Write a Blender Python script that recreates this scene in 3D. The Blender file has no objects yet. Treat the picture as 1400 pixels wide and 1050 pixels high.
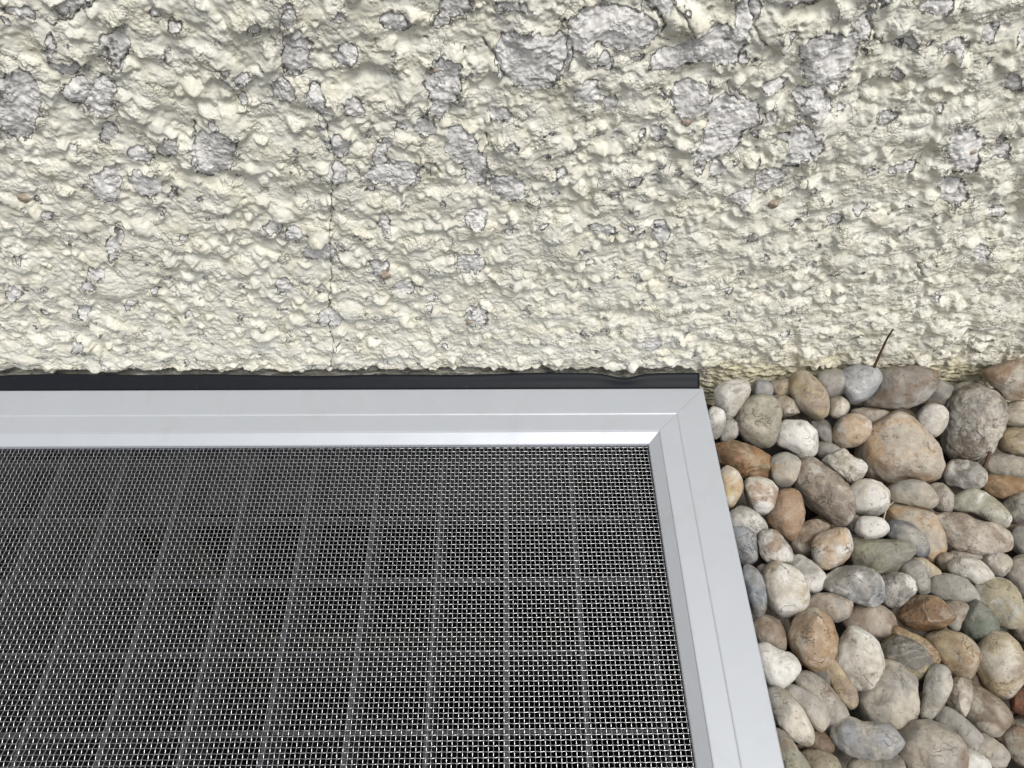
import bpy, bmesh, math, random
import numpy as np
from mathutils import Vector, Matrix

# ------------------------------------------------------------------ camera, sky, sun, exposure
scene = bpy.context.scene
COL = scene.collection
W, H, F = 1400.0, 1050.0, 980.0            # pixel grid of the picture, focal length in its pixels
PITCH, YAW, ROLL = math.radians(52.3), math.radians(0.80), math.radians(0.45)
CAM = np.array([0.0, -0.2480, 0.310])
cd = bpy.data.cameras.new('camera'); cam = bpy.data.objects.new('camera', cd); COL.objects.link(cam)
cd.sensor_width = 36.0; cd.lens = 36.0 * F / W; cd.clip_start = 0.005; cd.clip_end = 200.0
Rb = Matrix.Rotation(-YAW, 3, 'Z') @ Matrix.Rotation(math.pi/2 - PITCH, 3, 'X') @ Matrix.Rotation(ROLL, 3, 'Z')
cam.location = CAM; cam.rotation_euler = Rb.to_euler()
scene.camera = cam
SUN_EL, SUN_AZ = math.radians(62), math.radians(145)   # azimuth clockwise from +Y (the wall side)
world = bpy.data.worlds.new('World'); scene.world = world; world.use_nodes = True
wn = world.node_tree; wn.nodes.clear()
sky = wn.nodes.new('ShaderNodeTexSky'); sky.sky_type = 'NISHITA'; sky.sun_disc = False
sky.sun_elevation = SUN_EL; sky.sun_rotation = SUN_AZ
sky.air_density = 1.0; sky.dust_density = 4.0; sky.ozone_density = 1.0
hs = wn.nodes.new('ShaderNodeHueSaturation'); hs.inputs['Saturation'].default_value = 0.14
bg = wn.nodes.new('ShaderNodeBackground'); bg.inputs['Strength'].default_value = 0.09
wo = wn.nodes.new('ShaderNodeOutputWorld')
wn.links.new(sky.outputs[0], hs.inputs['Color']); wn.links.new(hs.outputs[0], bg.inputs['Color'])
wn.links.new(bg.outputs[0], wo.inputs['Surface'])
sl = bpy.data.lights.new('sun', 'SUN'); sl.energy = 1.5; sl.angle = math.radians(24); sl.color = (1.0, 0.97, 0.92)
so = bpy.data.objects.new('sun', sl); COL.objects.link(so)
sdir = Vector((math.sin(SUN_AZ)*math.cos(SUN_EL), math.cos(SUN_AZ)*math.cos(SUN_EL), math.sin(SUN_EL)))
so.rotation_euler = sdir.to_track_quat('Z', 'Y').to_euler(); so.location = sdir*3
vs = scene.view_settings
scene.cycles.max_bounces = 7; scene.cycles.diffuse_bounces = 2; scene.cycles.glossy_bounces = 3
vs.view_transform = 'Standard'; vs.look = 'None'; vs.gamma = 1.0; vs.exposure = 0.42

# ------------------------------------------------------------------ helpers
Rm = np.array(Rb)
def ray(u, v):
    d = Rm @ np.array([(u - W/2)/F, -(v - H/2)/F, -1.0]); return d/np.linalg.norm(d)
def on_z(u, v, z=0.0):
    d = ray(u, v); return CAM + d*((z - CAM[2])/d[2])
def on_y(u, v, y=0.0):
    d = ray(u, v); return CAM + d*((y - CAM[1])/d[1])

def tag(o, label=None, cat=None, group=None, kind=None):
    if label: o['label'] = label
    if cat: o['category'] = cat
    if group: o['group'] = group
    if kind: o['kind'] = kind
    return o
def empty(name, loc):
    o = bpy.data.objects.new(name, None); o.empty_display_size = .02; COL.objects.link(o); o.location = loc; return o
def mesh_obj(name, verts, faces, mat, parent=None, smooth=True, loc=None):
    me = bpy.data.meshes.new(name)
    me.from_pydata([tuple(v) for v in verts], [], [tuple(f) for f in faces]); me.update()
    if smooth: me.polygons.foreach_set('use_smooth', [True]*len(me.polygons))
    o = bpy.data.objects.new(name, me); COL.objects.link(o)
    if mat: me.materials.append(mat)
    if parent: o.parent = parent
    if loc is not None: o.location = loc
    return o
def np_mesh(name, V, Q, mat, parent=None, smooth=True):      # fast build from arrays of quads or tris
    me = bpy.data.meshes.new(name); n = len(Q); k = Q.shape[1]
    me.vertices.add(len(V)); me.vertices.foreach_set('co', V.astype(np.float32).ravel())
    me.loops.add(n*k); me.loops.foreach_set('vertex_index', Q.astype(np.int32).ravel())
    me.polygons.add(n); me.polygons.foreach_set('loop_start', np.arange(0, n*k, k, dtype=np.int32))
    me.polygons.foreach_set('use_smooth', np.full(n, smooth)); me.update(calc_edges=True)
    me.materials.append(mat)
    o = bpy.data.objects.new(name, me); COL.objects.link(o)
    if parent: o.parent = parent
    return o
def box(x0, x1, y0, y1, z0, z1):
    v = [(x, y, z) for x in (x0, x1) for y in (y0, y1) for z in (z0, z1)]
    f = [(0,1,3,2),(4,6,7,5),(0,4,5,1),(2,3,7,6),(0,2,6,4),(1,5,7,3)]
    return v, f

# numpy gradient noise -------------------------------------------------
_rs = np.random.RandomState(7)
_perm = _rs.permutation(512).astype(np.int64); _perm = np.concatenate([_perm, _perm, _perm])
_ang = _rs.rand(512)*2*np.pi; _g2 = np.stack([np.cos(_ang), np.sin(_ang)], 1)
_g3 = _rs.randn(512, 3); _g3 /= np.linalg.norm(_g3, axis=1, keepdims=True)
def perlin2(x, y):
    xi = np.floor(x).astype(np.int64); yi = np.floor(y).astype(np.int64); xf = x - xi; yf = y - yi
    u = xf*xf*xf*(xf*(xf*6-15)+10); v = yf*yf*yf*(yf*(yf*6-15)+10)
    def g(i, j):
        h = _perm[(_perm[(xi+i) & 511] + (yi+j)) & 511]; w = _g2[h]
        return w[..., 0]*(xf-i) + w[..., 1]*(yf-j)
    a = g(0,0)*(1-u)+g(1,0)*u; b = g(0,1)*(1-u)+g(1,1)*u
    return (a*(1-v)+b*v)*1.5
def perlin3(p):
    i0 = np.floor(p).astype(np.int64); f = p - i0; w = f*f*f*(f*(f*6-15)+10); out = 0
    for a in (0,1):
        for b in (0,1):
            for c in (0,1):
                h = _perm[(_perm[(_perm[(i0[:,0]+a) & 511] + i0[:,1]+b) & 511] + i0[:,2]+c) & 511]
                d = f - np.array([a,b,c])
                wt = (w[:,0] if a else 1-w[:,0])*(w[:,1] if b else 1-w[:,1])*(w[:,2] if c else 1-w[:,2])
                out = out + wt*(_g3[h]*d).sum(1)
    return out*1.5
def fbm2(x, y, o=4, g=.5):
    s = 0; a = 1.0
    for k in range(o):
        s = s + a*perlin2(x*2**k + 17.3*k, y*2**k - 9.1*k); a *= g
    return s
def sstep(a, b, x):
    t = np.clip((x-a)/(b-a), 0, 1); return t*t*(3-2*t)

# ------------------------------------------------------------------ materials
class NT:
    def __init__(s, name):
        s.m = bpy.data.materials.new(name); s.m.use_nodes = True; s.t = s.m.node_tree; s.t.nodes.clear()
        s.out = s.n('ShaderNodeOutputMaterial'); s.b = s.n('ShaderNodeBsdfPrincipled'); s.l(s.b.outputs[0], s.out.inputs[0])
    def n(s, ty, **kw):
        nd = s.t.nodes.new(ty)
        for k, v in kw.items(): setattr(nd, k, v)
        return nd
    def l(s, a, b): s.t.links.new(a, b)
    def put(s, sock, v):
        if hasattr(v, 'is_output'): s.l(v, sock)
        elif v is not None: sock.default_value = v
    def math(s, op, a, b=None, c=None, clamp=False):
        nd = s.n('ShaderNodeMath', operation=op, use_clamp=clamp)
        for i, v in enumerate((a, b, c)): s.put(nd.inputs[i], v)
        return nd.outputs[0]
    def noise(s, vec, scale, detail=3.0, rough=.55, dist=0.0, dim='3D'):
        nd = s.n('ShaderNodeTexNoise', noise_dimensions=dim); s.put(nd.inputs['Vector'], vec)
        nd.inputs['Scale'].default_value = scale; nd.inputs['Detail'].default_value = detail
        nd.inputs['Roughness'].default_value = rough; nd.inputs['Distortion'].default_value = dist
        return nd.outputs['Fac']
    def ramp(s, f, a, b, inv=False):
        nd = s.n('ShaderNodeMapRange', interpolation_type='SMOOTHSTEP'); s.put(nd.inputs[0], f)
        nd.inputs[1].default_value = a; nd.inputs[2].default_value = b
        nd.inputs[3].default_value = 1.0 if inv else 0.0; nd.inputs[4].default_value = 0.0 if inv else 1.0
        return nd.outputs[0]
    def mix(s, f, a, b, mode='MIX'):
        nd = s.n('ShaderNodeMix', data_type='RGBA', blend_type=mode)
        s.put(nd.inputs[0], f)
        for i, v in ((6, a), (7, b)):
            if isinstance(v, tuple): v = tuple(v[:3]) + (1.0,)
            s.put(nd.inputs[i], v)
        return nd.outputs[2]
    def bump(s, h, strength, dist, normal=None):
        nd = s.n('ShaderNodeBump'); nd.inputs['Strength'].default_value = strength; nd.inputs['Distance'].default_value = dist
        s.l(h, nd.inputs['Height'])
        if normal: s.l(normal, nd.inputs['Normal'])
        return nd.outputs[0]
    def attr(s, name, ty='GEOMETRY'):
        nd = s.n('ShaderNodeAttribute', attribute_name=name, attribute_type=ty); return nd
    def coord(s): return s.n('ShaderNodeTexCoord').outputs['Object']

def mat_wall():
    t = NT('roughcast_paint'); co = t.coord()
    sd = t.attr('bare').outputs['Fac']; foot = t.attr('foot').outputs['Fac']; crk = t.attr('crack').outputs['Fac']
    fine = t.noise(co, 1000, 3, .68); med = t.noise(co, 300, 4, .62); big = t.noise(co, 75, 4, .6); low = t.noise(co, 110, 3, .55)
    e = t.math('ADD', t.math('ADD', sd, t.math('MULTIPLY', t.math('SUBTRACT', fine, .5), 1.6)), t.math('MULTIPLY', t.math('SUBTRACT', t.noise(co, 210, 2, .55), .5), .7))
    bare = t.ramp(e, -.06, .10)
    paint = t.mix(t.ramp(big, .38, .70), (.82, .805, .72), (.785, .757, .625))
    paint = t.mix(t.ramp(med, .58, .74), paint, (.70, .675, .58))
    speck = t.ramp(t.noise(co, 1500, 2, .5), .665, .72)
    paint = t.mix(t.math('MULTIPLY', speck, .55), paint, (.18, .17, .15))
    paint = t.mix(foot, paint, (.60, .55, .38))
    g = t.mix(t.ramp(med, .33, .60), (.61, .595, .575), (.91, .895, .87))
    dark = t.math('MULTIPLY', t.ramp(t.noise(co, 85, 3, .6), .56, .68), t.ramp(t.noise(co, 420, 4, .65), .44, .58))
    g = t.mix(dark, g, (.15, .148, .145))
    g = t.mix(t.ramp(fine, .60, .72), g, (.87, .855, .825))
    g = t.mix(t.math('MULTIPLY', t.ramp(t.noise(co, 1400, 3, .6), .64, .72), .7), g, (.26, .25, .24))
    c = t.mix(bare, paint, g)
    # crackle: hairlines on worn lumps, more of them close to flaked areas
    wv = t.n('ShaderNodeVectorMath', operation='ADD'); nz = t.n('ShaderNodeTexNoise'); nz.inputs['Scale'].default_value = 330; nz.inputs['Detail'].default_value = 3
    t.l(co, nz.inputs['Vector']); sc = t.n('ShaderNodeVectorMath', operation='SCALE'); sc.inputs['Scale'].default_value = .0045
    t.l(nz.outputs['Color'], sc.inputs[0]); t.l(co, wv.inputs[0]); t.l(sc.outputs[0], wv.inputs[1])
    vo = t.n('ShaderNodeTexVoronoi', feature='DISTANCE_TO_EDGE'); vo.inputs['Scale'].default_value = 190; t.l(wv.outputs[0], vo.inputs['Vector'])
    near = t.ramp(sd, -2.6, -.2)
    gate = t.ramp(t.math('ADD', low, t.math('MULTIPLY', near, .14)), .565, .63)
    hair = t.math('MULTIPLY', t.math('MULTIPLY', t.ramp(vo.outputs['Distance'], .016, .055, True), gate), t.math('SUBTRACT', 1.0, t.math('MULTIPLY', t.ramp(sd, .4, 1.0), .75)))
    edge = t.math('MULTIPLY', t.ramp(t.math('ABSOLUTE', t.math('SUBTRACT', e, -.06)), .10, .34, True), t.ramp(t.noise(co, 150, 2, .5), .38, .52))
    line = t.math('MULTIPLY', t.ramp(t.math('ADD', crk, t.math('MULTIPLY', t.math('SUBTRACT', fine, .5), .5)), .18, .38, True), t.ramp(t.noise(co, 120, 2, .5), .34, .48))
    dk = t.math('MAXIMUM', t.math('MAXIMUM', edge, line), t.math('MULTIPLY', hair, .8))
    c = t.mix(t.math('MULTIPLY', dk, .85), c, (.06, .056, .052))
    t.l(c, t.b.inputs['Base Color'])
    t.l(t.math('ADD', t.math('MULTIPLY', bare, .25), .55), t.b.inputs['Roughness'])
    t.b.inputs['Specular IOR Level'].default_value = .35
    grit = t.math('ADD', .24, t.math('MULTIPLY', t.ramp(low, .44, .62), .75))
    hgt = t.math('ADD', t.math('MULTIPLY', fine, t.math('MULTIPLY', grit, .55)), t.math('MULTIPLY', med, t.math('MULTIPLY', grit, 1.3)))
    gv = t.n('ShaderNodeTexVoronoi', feature='SMOOTH_F1'); gv.inputs['Scale'].default_value = 1050; gv.inputs['Smoothness'].default_value = .3; t.l(co, gv.inputs['Vector'])
    hgt = t.math('SUBTRACT', hgt, t.math('MULTIPLY', gv.outputs['Distance'], t.math('MULTIPLY', grit, .38)))
    hgt = t.math('SUBTRACT', hgt, t.math('MULTIPLY', bare, .45))
    t.l(t.bump(hgt, .9, .0011), t.b.inputs['Normal'])
    return t.m

def mat_alu():
    t = NT('anodised_aluminium'); co = t.coord()
    n = t.noise(co, 60, 3, .5); f = t.noise(co, 2500, 2, .6); smudge = t.noise(co, 38, 5, .65, .6)
    c = t.mix(n, (.475, .50, .545), (.505, .53, .575))
    c = t.mix(t.math('MULTIPLY', t.ramp(smudge, .50, .70), .16), c, (.36, .36, .36))
    dust = t.math('MULTIPLY', t.ramp(t.noise(co, 1300, 3, .6), .70, .76), t.ramp(t.noise(co, 50, 3, .6), .42, .62))
    c = t.mix(t.math('MULTIPLY', dust, .45), c, (.20, .185, .165))
    t.l(c, t.b.inputs['Base Color'])
    t.b.inputs['Metallic'].default_value = .35
    t.l(t.math('ADD', .42, t.math('MULTIPLY', smudge, .18)), t.b.inputs['Roughness'])
    t.l(t.bump(f, .12, .0001), t.b.inputs['Normal'])
    return t.m
def mat_simple(name, col, rough, metal=0.0, var=.15, scale=300, bump=0.0, dist=.0005, spec=.5):
    t = NT(name); co = t.coord(); n = t.noise(co, scale, 4, .6)
    lo = tuple(c*(1-var) for c in col); hi = tuple(min(1, c*(1+var)) for c in col)
    t.l(t.mix(n, lo, hi), t.b.inputs['Base Color']); t.b.inputs['Roughness'].default_value = rough
    t.b.inputs['Metallic'].default_value = metal; t.b.inputs['Specular IOR Level'].default_value = spec
    if bump: t.l(t.bump(n, bump, dist), t.b.inputs['Normal'])
    return t.m
def mat_rubber():
    t = NT('black_rubber'); co = t.coord(); n = t.noise(co, 200, 3, .5)
    dust = t.ramp(t.noise(co, 900, 3, .6), .70, .78)
    c = t.mix(n, (.006, .0075, .011), (.010, .012, .017))
    t.l(t.mix(t.math('MULTIPLY', dust, .35), c, (.35, .34, .32)), t.b.inputs['Base Color'])
    t.b.inputs['Roughness'].default_value = .5; t.b.inputs['Specular IOR Level'].default_value = .18
    t.l(t.bump(n, .15, .0005), t.b.inputs['Normal']); return t.m

def mat_pebble(ty):                        # colours come from each pebble: tint, second, stain, and amounts in 'mixes'
    t = NT('pebble_' + ty.lower()); co0 = t.coord()
    if ty == 'OBJECT':
        rnd = t.n('ShaderNodeObjectInfo').outputs['Random']
        off = t.n('ShaderNodeCombineXYZ'); t.l(t.math('MULTIPLY', rnd, 9.0), off.inputs[0]); t.l(t.math('MULTIPLY', rnd, -5.0), off.inputs[1])
        va = t.n('ShaderNodeVectorMath', operation='ADD'); t.l(co0, va.inputs[0]); t.l(off.outputs[0], va.inputs[1]); co = va.outputs[0]
    else: co = co0
    A = t.attr('tint', ty).outputs['Color']
    if ty == 'OBJECT':
        B = t.attr('second', ty).outputs['Color']; S = t.attr('stain', ty).outputs['Color']
        mx = t.n('ShaderNodeSeparateColor'); t.l(t.attr('mixes', ty).outputs['Color'], mx.inputs[0])
        stain_amt, vein_amt, rough_amt = mx.outputs
    else:
        B = t.mix(.5, A, (.38, .33, .27)); S = t.mix(.5, A, (.30, .18, .09)); stain_amt, vein_amt, rough_amt = .3, .4, .3
    patch = t.ramp(t.noise(co, 55, 3, .55, .6), .40, .62)
    c = t.mix(patch, A, B)
    st = t.ramp(t.math('ADD', t.noise(co, 75, 5, .62, .4), t.math('MULTIPLY', stain_amt, .30)), .62, .76)
    c = t.mix(t.math('MULTIPLY', st, .7), c, S)
    # thin wandering veins / cracks and pits
    v1 = t.math('ABSOLUTE', t.math('SUBTRACT', t.noise(co, 60, 5, .62, .9), .5))
    gate = t.ramp(t.noise(co, 90, 2, .5), .48, .60)
    vein = t.math('MULTIPLY', t.math('MULTIPLY', t.ramp(v1, .0, .011, True), gate), vein_amt)
    c = t.mix(t.math('MULTIPLY', vein, .8), c, (.14, .105, .07))
    v2 = t.math('ABSOLUTE', t.math('SUBTRACT', t.noise(co, 38, 3, .5, 1.4), .52))
    c = t.mix(t.math('MULTIPLY', t.ramp(v2, .0, .03, True), t.math('MULTIPLY', vein_amt, .22)), c, (.66, .63, .58))
    pit = t.ramp(t.noise(co, 620, 4, .65), .62, .70)
    c = t.mix(t.math('MULTIPLY', pit, t.math('ADD', .25, t.math('MULTIPLY', rough_amt, .6))), c, (.13, .105, .08))
    fine = t.noise(co, 1300, 4, .65); md = t.noise(co, 330, 4, .6)
    c = t.mix(.24, c, t.mix(t.ramp(md, .25, .75), (.16, .15, .135), (.84, .83, .82)), 'OVERLAY')
    grime = t.math('MULTIPLY', t.ramp(t.noise(co, 130, 5, .68, .5), .50, .68), t.math('ADD', .22, t.math('MULTIPLY', rough_amt, .6)))
    c = t.mix(grime, c, t.mix(.5, c, (.12, .105, .085)))
    t.l(c, t.b.inputs['Base Color'])
    t.l(t.math('ADD', .42, t.math('MULTIPLY', md, .25)), t.b.inputs['Roughness'])
    t.b.inputs['Specular IOR Level'].default_value = .40
    hgt = t.math('ADD', t.math('MULTIPLY', fine, .25), t.math('MULTIPLY', md, t.math('ADD', .25, t.math('MULTIPLY', rough_amt, 1.6))))
    hgt = t.math('SUBTRACT', hgt, t.math('ADD', t.math('MULTIPLY', vein, .8), t.math('MULTIPLY', pit, .3)))
    t.l(t.bump(hgt, .85, .0011), t.b.inputs['Normal'])
    return t.m

M = dict(wall=mat_wall(), alu=mat_alu(), rubber=mat_rubber(),
         wire=mat_simple('stainless_wire', (.54, .55, .57), .24, 1.0, .06, 900),
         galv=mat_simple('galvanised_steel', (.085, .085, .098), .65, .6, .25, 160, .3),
         concrete=mat_simple('pit_concrete', (.04, .04, .04), .9, 0, .35, 60, .6, .002),
         concrete_lit=mat_simple('pit_concrete_lit', (.13, .135, .14), .9, 0, .3, 50, .5, .002),  # paler pit concrete: daylight on the upper wall put into the colour
         glass=mat_simple('dark_pane', (.012, .013, .013), .12, 0, .1, 40),
         sash=mat_simple('window_sash', (.10, .095, .085), .6, 0, .2, 80),
         soil=mat_simple('soil', (.035, .03, .025), .95, 0, .5, 300, .9, .002),
         stone=mat_simple('rust_aggregate', (.40, .33, .26), .8, 0, .7, 520, .9, .0012),
         twig=mat_simple('dry_stem', (.085, .042, .026), .7, 0, .35, 500, .5),
         straw=mat_simple('dry_straw', (.55, .45, .30), .7, 0, .25, 500, .4),
         peb=mat_pebble('OBJECT'), pebbed=mat_pebble('GEOMETRY'))

# ------------------------------------------------------------------ layout read off the photograph
cor_out = on_z(962, 530, 0)                 # outer corner of the cover frame (top face)
FX, FY = cor_out[0], cor_out[1]             # right / wall-side outer edges
BARW = 0.0335                               # frame bar width
COV_W, COV_D = 0.42, 0.285
X0, Y0 = FX - COV_W, FY - COV_D
Z_MESH = -0.0068

# ------------------------------------------------------------------ roughcast wall (height field with sag, so lumps overhang a little)
def build_wall():
    d = .00049
    xs = np.arange(-.335, .315, d); zs = np.arange(-.034, .232, d)
    ext = np.cumsum(np.geomspace(d*1.6, .35, 24))
    xs = np.concatenate([xs[0]-ext[::-1], xs, xs[-1]+ext]); zs = np.concatenate([zs, zs[-1]+np.cumsum(np.geomspace(d*1.6, .5, 22))])
    nx, nz = len(xs), len(zs)
    X, Z = np.meshgrid(xs*1000, zs*1000)                    # millimetres
    rng = np.random.RandomState(11)
    core0 = 24; ox = xs[core0]*1000; oz = zs[0]*1000; dm = d*1000
    wx = X + 1.4*perlin2(X/7, Z/7) + .95*perlin2(X/2.9+9, Z/2.9) + .38*perlin2(X/1.3+9, Z/1.3); wz = Z + 1.4*perlin2(X/7+40, Z/7) + .95*perlin2(X/2.9, Z/2.9+31) + .38*perlin2(X/1.3, Z/1.3+31)
    h = 1.1*fbm2(X/26, Z/26, 2) + .65*fbm2(X/9+3, Z/8, 3) + .6
    def put(cx, cz, ra, rb, ang, hgt, k=.28, p=.8):
        r = max(ra, rb)*1.35
        i0 = int((cx-r-ox)/dm)+core0; i1 = int((cx+r-ox)/dm)+core0+2; j0 = int((cz-r-oz)/dm); j1 = int((cz+r-oz)/dm)+2
        i0, j0 = max(i0, 0), max(j0, 0); i1 = min(i1, nx); j1 = min(j1, nz)
        if i1 <= i0+1 or j1 <= j0+1: return
        sx = wx[j0:j1, i0:i1]-cx; sz = wz[j0:j1, i0:i1]-cz
        ca, sa = math.cos(ang), math.sin(ang)
        q = ((sx*ca+sz*sa)/ra)**2 + ((-sx*sa+sz*ca)/rb)**2
        base = h[min((j0+j1)//2, nz-1), min((i0+i1)//2, nx-1)]
        b = np.where(q < 1.6, base*.55 + hgt*np.sign(1-q)*np.abs(1-q)**p, -99.)
        s = h[j0:j1, i0:i1]
        t = np.clip(.5+.5*(b-s)/k, 0, 1)
        h[j0:j1, i0:i1] = np.where(b < -50, s, s*(1-t)+b*t+k*t*(1-t))
    # thrown-on lumps, coarse to fine
    for n, lo, hi, hl, hh in ((300, 4.0, 9.0, 1.0, 2.2), (1350, 2.0, 4.4, .9, 2.4), (3600, 1.1, 2.4, .6, 1.5), (2600, .6, 1.2, .3, .75)):
        for _ in range(n):
            r = lo*(hi/lo)**rng.rand(); asp = 1+.8*rng.rand()**1.5
            put(rng.uniform(-340, 320), rng.uniform(-2, 236), r*asp**.5, r/asp**.5, rng.normal(-.35, .7), rng.uniform(hl, hh)*min(1, r/lo), p=rng.uniform(.55, .95))
    # bare patches where the paint has flaked off: pixel centre, half sizes, turn
    P = [(20,150,33,50,0),(153,72,20,24,0),(62,68,7,17,20),(90,97,26,10,10),(100,130,18,18,0),(136,140,22,26,0),(145,190,12,14,0),
     (187,218,17,11,15),(225,208,13,14,0),(290,212,30,34,20),(143,258,21,23,0),(197,258,25,16,25),(328,115,14,8,0),(328,140,8,8,0),
     (403,78,21,33,0),(471,82,17,16,0),(386,129,14,15,0),(432,140,13,22,-15),(482,153,14,12,0),(461,203,17,14,0),(461,240,13,14,0),
     (393,22,9,18,0),(400,325,13,12,0),(371,315,13,9,0),(436,350,21,14,0),(154,340,10,20,20),(14,407,11,10,0),(112,429,8,9,0),
     (104,480,9,8,0),(118,395,10,8,0),(175,421,9,6,0),(386,396,12,12,0),(450,439,18,11,0),(128,377,9,9,0),(621,14,24,16,0),
     (539,34,22,10,10),(604,34,11,12,0),(725,86,50,42,10),(762,72,25,22,0),(839,43,66,28,5),(800,50,26,22,0),(607,120,25,36,10),(600,150,14,18,0),
     (579,180,16,13,0),(536,242,38,14,-10),(518,222,9,20,10),(548,250,24,10,0),(632,205,22,28,-10),(650,240,18,22,0),(696,264,27,17,20),(686,162,14,10,0),
     (804,132,16,17,0),(837,148,10,12,0),(829,89,13,11,0),(914,89,23,15,-15),(939,146,18,22,0),(900,189,9,10,0),(650,304,14,12,0),
     (523,311,10,10,0),(904,321,13,14,0),(825,318,17,7,10),(643,366,19,13,0),(986,66,38,28,-15),(1025,24,13,32,15),(946,82,25,14,0),
     (1132,90,34,38,0),(1160,70,20,20,0),(1184,43,12,22,10),(1114,146,25,22,0),(946,139,28,22,0),(1004,163,38,26,5),(989,193,26,22,0),
     (968,214,20,13,0),(982,239,11,11,0),(1104,200,25,22,-20),(1057,250,21,15,-25),(1014,275,20,9,-20),(1311,71,21,9,-10),(1357,50,13,12,0),
     (1250,66,9,8,0),(1100,5,26,9,0),(1061,125,18,8,-10),(1057,166,9,12,0),(1218,168,14,8,-20),(1239,236,18,7,-10),(1321,207,25,31,0),
     (1307,268,20,18,30),(1286,11,22,10,-20),(1146,307,12,8,0),(1346,350,12,9,0),(1207,4,16,6,-10),(909,357,6,7,0),(652,437,15,14,0),
     (518,368,13,12,0),(893,475,14,9,-15),(586,414,8,6,0),(550,398,14,8,15),(1370,300,14,9,0),(1180,290,9,7,0),(250,330,8,6,0),
     (60,300,9,7,0),(235,40,9,7,0),(345,40,11,8,0),(20,20,20,9,0),(90,10,26,9,-15),(700,200,9,8,0),(770,240,8,7,0),(870,250,10,7,0),
     (700,10,20,8,0),(905,12,20,9,0),(1085,220,10,8,0),(1230,110,12,8,0),(1390,120,12,14,0),(1375,215,12,10,0),(1030,330,9,6,0)]
    bare = np.full(X.shape, -3.0)
    qx = X + 1.5*perlin2(X/6+5, Z/6) + .8*perlin2(X/2.2, Z/2.2+77); qz = Z + 1.5*perlin2(X/6, Z/6+60) + .8*perlin2(X/2.2+8, Z/2.2)
    def patch(cx, cz, A, rmin, lift, rr):
        i0 = int((cx-rr-ox)/dm)+core0; i1 = int((cx+rr-ox)/dm)+core0; j0 = int((cz-rr-oz)/dm); j1 = int((cz+rr-oz)/dm)
        i0, j0 = max(i0, 0), max(j0, 0); i1 = min(i1, nx); j1 = min(j1, nz)
        if i1 <= i0 or j1 <= j0: return
        S = (slice(j0, j1), slice(i0, i1))
        sx = qx[S]-cx; sz = qz[S]-cz
        a = A[0,0]*sx+A[0,1]*sz; b = A[1,0]*sx+A[1,1]*sz
        q = np.sqrt(a*a+b*b) + .10*perlin2(X[S]/1.7+cx, Z[S]/1.7)
        bare[S] = np.maximum(bare[S], np.clip((1-q)*rmin, -3, 3))
        h[S] += lift*np.clip(1-q*q*.7, 0, 1)**1.2
        return
    for (u, v, ru, rv, an) in P:
        c = on_y(u, v, -.003); cx, cz = c[0]*1000, c[2]*1000
        gu = (on_y(u+1, v, -.003)-on_y(u-1, v, -.003))*500; gv = (on_y(u, v+1, -.003)-on_y(u, v-1, -.003))*500
        J = np.array([[gu[0], gv[0]], [gu[2], gv[2]]])      # mm per pixel
        t = math.radians(an); Rr = np.array([[math.cos(t), math.sin(t)], [-math.sin(t), math.cos(t)]])
        A = np.diag([1/ru, 1/rv]) @ Rr @ np.linalg.inv(J)
        rm = min(ru*abs(J[0,0]), rv*abs(J[1,1])); rr = max(ru*abs(J[0,0]), rv*abs(J[1,1]))*1.9+2
        patch(cx, cz, A, rm, .2+.12*rm**.5, rr)
    for _ in range(620):                                    # small chips, mostly higher up
        cz = 232*(1-rng.rand()**1.5*.97); cx = rng.uniform(-330, 310); r = rng.uniform(.45, 1.8)
        A = np.diag([1/r, 1/(r*rng.uniform(.6, 1.2))]); patch(cx, cz, A, r, .15, r*3+2)
    for (u, v, ru, rv, dp) in ((1083,125,16,34,2.6),(1195,130,26,12,2.0),(1225,72,16,20,2.2),(1350,318,26,16,2.2),(1392,295,14,14,2.2),(555,62,34,11,1.8),
                               (515,112,36,10,1.6),(1135,243,9,28,1.6),(1005,20,26,12,2.0),(1265,225,12,16,1.6),(745,150,14,18,1.5),(930,120,9,30,1.6),
                               (85,150,14,10,1.4),(310,250,34,8,1.4),(25,190,22,12,1.6),(430,205,14,20,1.6),(600,262,30,9,1.4),(245,395,30,10,1.3),
                               (700,290,36,8,1.2),(545,425,26,9,1.2),(1210,330,24,10,1.3),(1060,330,26,9,1.2),(1120,20,34,14,1.8),(215,95,30,8,1.3)):
        c = on_y(u, v, -.003); a = (on_y(u+ru, v, -.003)[0]-c[0])*1000; b = (c[2]-on_y(u, v+rv, -.003)[2])*1000
        h -= dp*np.exp(-((wx-c[0]*1000)/a)**2-((wz-c[2]*1000)/b)**2)       # hollows between the thrown lumps
    # soften as paint does, then cut the flaked areas back by a paint film with a ragged lip
    def blur(a, n):
        for _ in range(n):
            a = a.copy(); a[1:-1] = .25*a[:-2]+.5*a[1:-1]+.25*a[2:]; a[:, 1:-1] = .25*a[:, :-2]+.5*a[:, 1:-1]+.25*a[:, 2:]
        return a
    h = blur(h, 1)*1.45 - 1.15
    crust = sstep(-.35, .35, fbm2(X/15+31, Z/12, 2))
    for sc, am in ((5.6, .50), (2.6, .18)):                  # sharp creases between crusts of render
        c = np.abs(perlin2(wx/sc+71, wz/(sc*.85)+13)); h -= am*(.35+.65*crust)*np.clip(1-c*5.0, 0, 1)**1.5
    soft = blur(h, 40); ins = sstep(-.2, .9, bare); h = h*(1-.86*ins) + (soft+.45)*.86*ins
    h += (.12+.26*sstep(-.1, .5, fbm2(X/11+7, Z/9, 2)))*fbm2(X/2.3, Z/1.9, 3) * (1+.8*sstep(-.1, .3, bare))
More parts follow.
